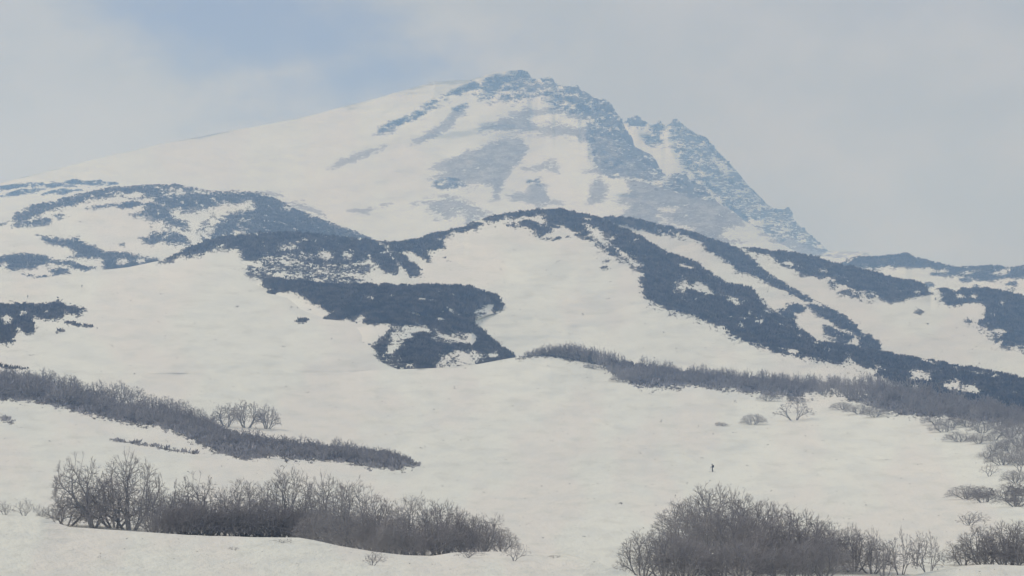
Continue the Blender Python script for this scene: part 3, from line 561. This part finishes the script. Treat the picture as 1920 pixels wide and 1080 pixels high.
def grow(seed, tips=420, stems=9, spread=1.0, lean=(0, 0), tw=0.0019, low=0.14, lumps=0.25, twigs=4):
    """a shrub one metre high and wide: limbs fork again and again until each twig reaches its place in a rounded crown"""
    r = np.random.default_rng(seed); thick, thin, per = [], [], []
    ang = r.uniform(0, 2 * np.pi, tips); q = np.sqrt(r.random(tips)); ph = r.uniform(0, 6.28, 4)
    lump = 1 + lumps * (0.6 * np.sin(2 * ang + ph[0]) + 0.5 * np.sin(3 * ang + ph[1]) + 0.4 * np.sin(7 * q + 5 * ang + ph[2]))
    top = np.sqrt(np.clip(1 - (q * 0.97) ** 2.2, 0.02, 1)) * (0.72 + 0.28 * lump) 
    z = top * (low + (1 - low) * r.random(tips) ** 0.55)
    T = np.stack([0.5 * q * np.cos(ang) * (0.85 + 0.15 * lump) + lean[0] * z * 0.5, 0.5 * q * np.sin(ang), z], 1)
    def seg(p, t, n):
        ra = tw * n ** 0.47; (thick if n > 10 else thin).append((*p, *t, ra, ra * 0.93))
    def rec(p, d, idx, lev):
        n = len(idx)
        if n == 1:
            e = T[idx[0]]; v = e - p; L0 = np.linalg.norm(v) + 1e-6
            m = p + v * 0.5 + d * L0 * 0.12 + r.normal(0, 0.04, 3) * L0; seg(p, m, 1.6); seg(m, e, 1)
            for _ in range(twigs):
                u = (v / L0 + r.normal(0, 0.45, 3) + np.array([0, 0, 0.25])); u /= np.linalg.norm(u); o = m + (e - m) * r.random()
                seg(o, o + u * r.uniform(0.035, 0.075), 0.7)
            return
        c = T[idx].mean(0); v = c - p; L0 = np.linalg.norm(v) + 1e-6
        f = r.uniform(0.25, 0.42) if n > 3 else 0.5
        dd = v / L0 + np.array([0, 0, 0.10]) + d * 0.45 + r.normal(0, 0.10, 3); dd /= np.linalg.norm(dd)
        m = p + dd * L0 * f * 0.5; dd2 = v / L0 + dd * 0.4 + r.normal(0, 0.10, 3); dd2 /= np.linalg.norm(dd2); e = m + dd2 * L0 * f * 0.55
        seg(p, m, n); seg(m, e, n * 0.95)
        ax = r.normal(0, 1, 3) + (T[idx[r.integers(n)]] - T[idx[r.integers(n)]]) * 12; k = (T[idx] - c) @ ax
        cut = np.quantile(k, r.uniform(0.35, 0.65)); A = idx[k <= cut]; B = idx[k > cut]
        if len(A) == 0 or len(B) == 0: A, B = idx[:n // 2], idx[n // 2:]
        rec(e, dd2, A, lev + 1); rec(e, dd2, B, lev + 1)
    sa = r.uniform(0, 2 * np.pi, stems); sr = np.sqrt(r.random(stems)) * 0.34; C = np.stack([sr * np.cos(sa), sr * np.sin(sa)], 1)
    own = np.argmin(((T[:, None, :2] - C[None]) ** 2).sum(-1), 1)
    for i in range(stems):
        idx = np.where(own == i)[0]
        if len(idx) == 0: continue
        b = np.array([C[i, 0] * 0.14 * spread, C[i, 1] * 0.2 * spread, -0.05]); d = np.array([C[i, 0] * 3.6, C[i, 1] * 3.0, 0.8]); d /= np.linalg.norm(d)
        rec(b, d, idx, 0); per += [i] * (len(thick) - len(per))
    if not thick: thick = thin[:2]; per = [0, 0]
    return np.array(thick), np.array(thin), np.array(per)
def shrub_proto(name, seed, two=True, sides=3, **kw):
    a, b, per = grow(seed, **kw); allp = np.concatenate([a[:, 3:6], b[:, 3:6]])
    zt = np.percentile(allp[:, 2], 99.3); xw = np.percentile(np.abs(allp[:, 0]), 98)
    for s in (a, b):
        s[:, [2, 5]] /= zt; s[:, [0, 3]] /= 2 * xw; s[:, [1, 4]] /= 2 * xw
    if two:
        vb, fb_ = tubes(b, sides)
        ma = [mesh_np(name + "_stem", *tubes(a[per == k], 4), M_bark, link=False).data for k in np.unique(per)]; mb = mesh_np(name + "_twigs", vb, fb_, M_twig, link=False).data
        return ma, mb
    v, f = tubes(np.concatenate([a, b]), sides); return mesh_np(name, v, f, M_twig, link=False).data
NEAR = [shrub_proto("shrub", 100 + i, tips=tp, stems=st, spread=sp, lean=ln, lumps=lu) for i, (tp, st, sp, ln, lu) in enumerate(
   [(640, 6, .8, (0, 0), .2), (680, 7, 1.2, (.1, 0), .3), (620, 4, .6, (-.7, 0), .45), (660, 6, 1.0, (-.15, 0), .35), (600, 6, 1.4, (.35, 0), .4), (700, 7, .9, (0, 0), .2)])]
OPEN = [shrub_proto("open_shrub", 300 + i, tips=tp, stems=st, spread=sp, lean=ln, lumps=.4, tw=.0042, low=.35) for i, (tp, st, sp, ln) in enumerate([(90, 4, 1.0, (0, 0)), (100, 5, 1.4, (.2, 0)), (60, 2, .5, (-.2, 0))])]
FAR = [shrub_proto("far_tree", 500 + i, two=False, tips=95, stems=st, spread=sp, lean=ln, tw=.008, twigs=1, lumps=.3) for i, (st, sp, ln) in enumerate(
   [(5, .8, (0, 0)), (6, 1.0, (.1, 0)), (4, .6, (-.2, 0)), (6, .9, (.15, 0)), (3, .5, (0, 0)), (5, .7, (-.1, 0))])]
ROUND = [shrub_proto("round_tree", 700 + i, tips=260, stems=st, spread=1.1, lumps=.25, tw=.0036, low=.3) for i, st in enumerate((4, 5, 6))]
def place_shrub(s, x, y, h, w, protos, i, label, group, name="bare_shrub", cat="shrub", jitterD=0.0):
    if protos is NEAR: w *= 1.22; h *= 1.03
    p, D = ground(s, x, y); k = D / FPX
    H = h * k; Wd = w * k; rz = random.choice((0, math.pi)) + random.uniform(-.5, .5) if isinstance(protos[0], tuple) and i is None else random.uniform(-.3, .3)
    pr = protos[i % len(protos)] if i is not None else random.choice(protos)
    if isinstance(pr, tuple):
        root = bpy.data.objects.new(name, None); COL.objects.link(root); root.empty_display_size = .2
        for nm, me in [("stem", q) for q in pr[0]] + [("twigs", pr[1])]:
            c = bpy.data.objects.new(nm, me); COL.objects.link(c); c.parent = root
            if nm == "twigs": c["kind"] = "stuff"
    else:
        root = bpy.data.objects.new(name, pr); COL.objects.link(root)
    root.location = p - Vector((0, 0, H * .02)); root.rotation_euler = (0, 0, rz); root.scale = (Wd, Wd, H)
    tag(root, label, cat, group); return root

G1 = "bare shrubs of the left foreground thicket"; G2 = "bare shrubs of the right foreground thicket"
LFG = [(178,990,128,125,2,"tall bare tree leaning left at the left end of the left foreground thicket"),(243,994,138,120,0,"tallest upright bare tree near the left end of the left foreground thicket"),
 (215,990,90,120,3,"rounded bare shrub between the two tall trees at the left of the thicket"),(125,985,52,110,4,"low sprawling bare shrub left of the tall leaning tree"),
 (290,1000,80,80,1,"low bare shrub just right of the tallest left tree"),(335,1003,76,80,5,"short upright bare shrub in the dip of the left foreground thicket"),
 (395,1004,108,120,2,"leaning fan shaped bare shrub right of the dip in the left foreground thicket"),(365,1003,60,90,1,"small bare shrub under the leaning fan shaped one"),
 (455,1007,104,100,5,"bare shrub between the leaning fan and the tall rounded crown in the left thicket"),(535,1009,126,110,1,"tall rounded bare crown in the middle of the left foreground thicket"),
 (500,1008,70,110,3,None),(570,1012,70,110,0,None),(612,1018,122,100,0,"bare shrub with a high pointed top, middle of the left thicket"),
 (668,1030,122,110,3,"broad bare crown right of the pointed one in the left thicket"),(640,1024,70,100,5,None),(715,1036,100,90,5,"bare shrub sloping down towards the notch in the left thicket"),
 (745,1040,70,90,1,None),(785,1041,106,95,3,"round dark bare shrub right of the notch in the left thicket"),(825,1040,98,90,1,"bare shrub on the right shoulder of the round dark one"),
 (865,1037,78,80,0,"mid height bare shrub on the falling right side of the left thicket"),(905,1036,58,70,5,"short bare shrub near the right end of the left thicket"),
 (940,1035,42,60,0,"last low bare shrub at the right end of the left thicket")]
for x, y, h, w, i, lb in LFG:
    place_shrub(s_lo, x, y, h, w, NEAR, i, lb or "low dark bare shrub filling the base of the left foreground thicket", G1)
for x in range(296, 900, 24):
    yb = float(np.interp(x, [300, 560, 760, 900], [1000, 1009, 1041, 1036]))
    place_shrub(s_lo, x + random.uniform(-8, 8), yb + 4, random.uniform(50, 76), random.uniform(80, 110), NEAR, None, "low dark bare shrub filling the base of the left foreground thicket", G1)
for x, y, h, w, lb in ((965,1052,32,60,"small spindly shrub in the snow just past the right end of the left thicket"),(700,1060,26,50,"little broken twigs poking from the snow below the left thicket"),
   (880,1046,20,60,"low twigs in the snow below the falling end of the left thicket"),(437,1031,7,24,"tiny tuft of twigs in open foreground snow"),(1040,1046,6,30,"scattered twig tips on the snow between the two thickets"),
   (530,1018,8,60,"flat twig tips along the snow edge of the left thicket")):
    place_shrub(s_fg, x, y, h, w, OPEN, None, lb, "twigs poking through the snow")
for x, y, h, w, lb in ((8,965,26,40,"small bare shrub at the left picture edge above the foreground bank"),(45,967,34,44,"round little bare shrub on the left end of the foreground bank"),(76,967,22,30,"tiny bare shrub right of the round little one at the far left"),
   (1100+755,893,25,46,"lone small bare shrub on the snow above the two dark clumps at right"),(1912,884,42,50,"open bare shrub at the right edge above the dark clump")):
    place_shrub(s_lo, x, y, h, w, OPEN, None, lb, "small lone shrubs")
RFG = [(1330,1042,128,135,4-3,"tallest domed bare shrub of the right foreground thicket"),(1290,1034,92,110,3,"bare shrub on the left flank of the tallest dome at right"),(1385,1050,122,120,0,"bare shrub just right of the tallest dome in the right thicket"),
 (1440,1055,112,120,5,"broad bare shrub in the middle of the right foreground thicket"),(1495,1062,102,110,1,"bare shrub on the falling right shoulder of the right thicket"),(1548,1066,88,100,3,"low rounded bare shrub right of the shoulder"),
 (1600,1072,80,90,5,"bare shrub where the right thicket thins out"),(1205,1080,82,85,1,"spreading bare shrub at the left end of the right thicket"),(1245,1086,90,90,0,"dense dark bare shrub beside the spreading left one"),
 (1290,1090,75,90,5,"low dense shrub in front of the snow arc at right"),(1635,1076,66,80,0,"thin bare shrub right of where the thicket thins out")]
for x, y, h, w, i, lb in RFG: place_shrub(s_lo, x, y, h, w, NEAR, i, lb, G2)
for x, y, h, w in ((1310,1050,96,120),(1360,1058,104,120),(1410,1062,98,120),(1465,1068,90,120),(1515,1072,84,120),(1270,1070,70,100)):
    place_shrub(s_lo, x, y, h, w, NEAR, None, "dark bare shrub packed inside the domed right foreground thicket", G2)
for x in range(1290, 1570, 26):
    place_shrub(s_lo, x + random.uniform(-8, 8), 1078 + random.uniform(-6, 14), random.uniform(60, 80), random.uniform(80, 105), NEAR, None, "low dark bare shrub filling the base of the right foreground thicket", G2)
for x, y, h, w, i, lb in ((1602,1040,62,34,2,"slender bare sapling sticking up behind the right thicket"),(1642,1046,58,30,2,"second slender sapling further right behind the thicket"),(1690,1078,88,64,0,"small bare tree with an open crown right of the thicket"),
   (1722,1062,66,52,1,"open bare shrub behind the small open crowned tree"),(1742,1080,84,60,0,"thin bare shrub between the open tree and the snow bank"),(1660,1082,70,66,1,"wiry bare shrub in front of the saplings"),
   (1490,788,42,78,0,"lone open bare shrub with wide arching limbs on the upper right snow"),(1820,985,26,70,1,"low flat bare shrub on the snow above the right corner thicket")):
    place_shrub(s_lo, x, y, h, w, OPEN, i, lb, "open bare shrubs at right")
for x, y, h, w, lb in ((1845,1062,74,90,"bare shrub at the left side of the right corner thicket"),(1895,1064,84,100,"tallest bare shrub of the right corner thicket"),(1945,1064,90,100,"bare shrub running out of the picture at the lower right corner"),
   (1806,1060,44,60,"small bare shrub at the tip of the right corner thicket"),(1812,936,26,66,"bare scrub clump with dark centre left of the one at the right edge"),(1845,942,30,60,"dark right half of the scrub clump above the corner thicket"),
   (1905,950,48,74,"dark bare scrub clump at the right picture edge"),(1412,796,20,42,"small dense round bush on the upper right snow"),(1357,799,8,26,"tiny dark twig tuft left of the small round bush"),
   (1870,1066,60,80,None),(1920,1068,60,80,None)):
    place_shrub(s_lo, x, y, h, w, NEAR, None, lb or "low bare shrub within the right corner thicket", "scrub clumps at right")

# --- thicket along the left slope
def band(s, top, low, n, hlo, hhi, label, group, wl=1.25, name="bare_tree", seed=3, mid=None):
    r = random.Random(seed)
    x0, x1 = top[0][0], top[-1][0]
    for i in range(n):
        x = x0 + (x1 - x0) * (i + r.random()) / n; a = np.interp(x, *zip(*top)); b = np.interp(x, *zip(*low))
        y = a + (b - a) * r.random() ** 1.2; h = r.uniform(hlo, hhi) * (float(np.interp(x, *zip(*mid))) if mid else 1)
        o = place_shrub(s, x, y, h, h * r.uniform(1.0, 1.5) * wl, FAR, r.randrange(6), label, group, name, "tree")
        o.rotation_euler.z = r.uniform(0, 6.28)
band(s_lo, [(-60,715),(0,722),(100,732),(200,762),(300,778),(380,798),(440,822),(550,842),(650,850),(730,858),(770,872)],
     [(-60,745),(0,748),(60,752),(150,770),(240,790),(330,806),(400,845),(460,858),(560,862),(650,866),(730,876),(770,878)], 170, 20, 32,
     "bare grey tree in the long thicket slanting across the left slope", "trees of the left slope thicket", mid=[(-60,1.3),(120,1.3),(300,1.05),(450,.9),(700,.95),(780,.5)])
for x, y, h, w, lb in ((22,735,44,50,"bare tree at the left edge standing above the slanting thicket"),(88,738,46,48,"tall bare tree with a forked top above the left part of the slanting thicket"),(128,740,36,40,"bare tree right of the forked top one"),
  (185,758,44,46,"left bare tree of the pair above the slanting thicket"),(222,762,46,50,"middle bare tree standing proud of the slanting thicket"),(252,766,40,44,"right hand bare tree of the group standing proud"),
  (312,778,34,44,"small bare tree above the middle of the slanting thicket"),(340,782,32,40,"small bare tree right of the previous gap in the thicket"),
  (424,800,42,52,"left of the three round bare trees on the snow above the thicket"),(462,802,50,58,"tallest of the three round bare trees on the snow above the thicket"),(500,804,44,46,"right of the three round bare trees on the snow above the thicket"),
  (5,730,40,50,"pale round bare tree at the very left edge of the slanting thicket"),(55,733,38,46,"pale round bare tree between the left edge tree and the forked top one"),(150,750,34,44,"pale bare tree at the dip before the pair above the thicket"),(280,774,34,42,"pale round bare tree just right of the proud group of three"),(368,794,30,40,"pale low bare tree where the thicket starts to fall towards the middle"),(392,806,26,36,"pale little bare tree left of the three round ones"),
  (632,850,30,26,"little bare tree rising from the right half of the slanting thicket")):
    place_shrub(s_lo, x, y, h * 1.05, w * 1.15, ROUND, None, lb, "trees standing above the slanting thicket", "bare_tree", "tree")
for x, y, h, w in ((1752,796,16,44),(1782,802,20,46),(1815,800,22,44),(1842,812,26,50),(1868,826,28,50),(1893,820,30,52),(1915,838,32,56),(1896,850,26,50),(1862,846,22,44),(1836,832,20,40),(1940,850,34,56),(1875,806,24,44),(1910,808,28,50),
                   (1770,810,16,50),(1800,828,18,54),(1850,860,20,50),(1880,872,24,56),(1918,872,30,60),(1905,905,24,50),(1440,752,18,44),(1610,776,18,50),(1640,782,18,46),(1580,768,14,40),(1500,756,14,40),(1115,692,10,34),(1165,716,14,36)):
    place_shrub(s_lo, x, y, h, w, NEAR, None, "thin low bare shrub straggling below the long right thicket", "stragglers below the right thicket")
# --- long thicket on the right
band(s_lo, [(985,668),(1030,665),(1070,670),(1110,678),(1180,684),(1300,702),(1400,712),(1560,726),(1700,735),(1850,764),(1960,790)],
     [(985,668),(1030,667),(1070,674),(1110,682),(1180,720),(1300,722),(1400,733),(1560,742),(1700,778),(1850,792),(1960,812)], 270, 18, 27,
     "bare grey tree in the long thicket crossing the right slope", "trees of the right slope thicket", name="bare_birch", seed=5, wl=.85, mid=[(985,.4),(1020,.8),(1090,1.3),(1150,1.1),(1250,.85),(1560,1.0),(1600,1.4),(1700,1.3),(1900,1.2),(1960,1.2)])

# ------------------------------------------------------------------ skiers
M_cloth = plain_mat("dark_clothing", (0.02, 0.02, 0.025), (0.05, 0.05, 0.055), 6)
M_pack = plain_mat("backpack_fabric", (0.03, 0.03, 0.035), (0.07, 0.06, 0.05), 8)
M_skin = plain_mat("skin", (0.45, 0.28, 0.2), (0.5, 0.32, 0.24), 5)
M_ski = plain_mat("ski_topsheet", (0.05, 0.05, 0.06), (0.1, 0.1, 0.12), 3, .4)
def person(loc, rz, label, pose=0):
    verts = [(0,0,.95),(0,-.01,1.15),(.0,-.05,1.38),(0,-.06,1.50),(0,-.08,1.60),(0,-.09,1.70),
             (.12,0,.90),(.13,-.10,.52),(.12,0,.10),(.12,-.15,.05), (-.12,0,.90),(-.12,.02,.50),(-.12,.16,.12),(-.12,.03,.05),
             (.20,-.05,1.40),(.27,-.12,1.13),(.22,-.38,1.10),(.21,-.47,1.12), (-.20,-.05,1.40),(-.27,-.06,1.12),(-.24,-.30,1.04),(-.23,-.38,1.05)]
    edges = [(0,1),(1,2),(2,3),(3,4),(4,5),(0,6),(6,7),(7,8),(8,9),(0,10),(10,11),(11,12),(12,13),(2,14),(14,15),(15,16),(16,17),(2,18),(18,19),(19,20),(20,21)]
    rad = [.16,.15,.18,.07,.11,.09,.11,.08,.06,.05,.11,.08,.06,.05,.08,.06,.045,.04,.08,.06,.045,.04]
    me = bpy.data.meshes.new("person"); me.from_pydata(verts, edges, []); me.materials.append(M_cloth)
    o = bpy.data.objects.new("person", me); COL.objects.link(o)
    me.skin_vertices.new() if hasattr(me.skin_vertices, "new") and not me.skin_vertices else None
    md = o.modifiers.new("skin", 'SKIN')
    if me.skin_vertices:
        for i, r in enumerate(rad): me.skin_vertices[0].data[i].radius = (r, r)
        me.skin_vertices[0].data[0].use_root = True
    o.modifiers.new("sub", 'SUBSURF').levels = 1
    bm = bmesh.new(); bmesh.ops.create_cube(bm, size=1)
    for v in bm.verts: v.co = Vector((v.co.x * .34 * (0.85 if v.co.z > 0 else 1), v.co.y * .26 + .20, v.co.z * .58 + 1.28))
    bmesh.ops.bevel(bm, geom=bm.edges[:], offset=.06, segments=2, affect='EDGES')
    bp = bpy.data.meshes.new("backpack"); bm.to_mesh(bp); bm.free(); bp.materials.append(M_pack)
    b = bpy.data.objects.new("backpack", bp); COL.objects.link(b); b.parent = o
    bm = bmesh.new(); bmesh.ops.create_uvsphere(bm, u_segments=12, v_segments=8, radius=.135)
    for v in bm.verts: v.co = Vector((v.co.x, v.co.y * 1.1 - .08, max(v.co.z, -.02) + 1.66))
    hp = bpy.data.meshes.new("cap"); bm.to_mesh(hp); bm.free(); hp.materials.append(M_pack)
    h = bpy.data.objects.new("cap", hp); COL.objects.link(h); h.parent = o
    o.location = loc; o.rotation_euler = (0, 0, rz); tag(o, label, "person", "ski tourers"); return o
def ski_gear(loc, rz, who):
    R = Matrix.Rotation(rz, 3, 'Z')
    for side, nm in ((.12, "near"), (-.12, "far")):
        pts = [(side, -.95 + i * .17, .02 + (.10 * ((5 - i) / 5) ** 2 * .8 if i < 3 else 0)) for i in range(11)]
        v = []; f = []
        for i, p in enumerate(pts):
            w = .05 if 1 < i < 9 else .03
            v += [(p[0] - w, p[1], p[2]), (p[0] + w, p[1], p[2]), (p[0] + w, p[1], p[2] + .02), (p[0] - w, p[1], p[2] + .02)]
            if i: a = (i - 1) * 4; b = i * 4; f += [(a + j, a + (j + 1) % 4, b + (j + 1) % 4, b + j) for j in range(4)]
        o = mesh_np("ski", np.array(v), np.array(f), M_ski, smooth=False); o.location = loc; o.rotation_euler = (0, 0, rz)
        tag(o, f"touring ski under the {nm} foot of {who}", "ski")
    for sx, hand, tip in ((.24, (.21,-.47,1.12), (.30,-.62,0)), (-.24, (-.23,-.38,1.05), (-.32,-.05,0))):
        seg = [(*hand, *tip, .012, .009), (tip[0]-.05, tip[1], .06, tip[0]+.05, tip[1], .07, .02, .02)]
        v, f = tubes(np.array(seg), 6); o = mesh_np("ski_pole", v, f, M_ski); o.location = loc; o.rotation_euler = (0, 0, rz)
        tag(o, ("ski pole planted ahead of " if sx > 0 else "ski pole trailing beside ") + who, "ski pole")
p, D = ground(s_lo, 1336, 885); print("skier D", D)
person(p, -math.pi / 2, "person with a backpack on skis heading left across open snow at right"); ski_gear(p, -math.pi / 2, "the skier on the open snow")
for x, y, lb in ((52, 559.5, "lower distant person standing on the upper left snow slope"), (153.5, 540, "upper distant person climbing the upper left snow slope")):
    p, D = ground(s_mr, x, y); print("far skier D", D); person(p, -1.2, lb)
tot = sum(len(o.data.polygons) * (2 if len(o.data.polygons) and o.data.polygons[0].loop_total == 4 else 1) for o in bpy.data.objects if o.type == 'MESH' and o.data.users == 1)
print("unique tris", tot, "objects", len(bpy.data.objects), "max z", max((o.matrix_world @ Vector(c)).z for o in [s_mtn.obj, s_back.obj] for c in o.bound_box))
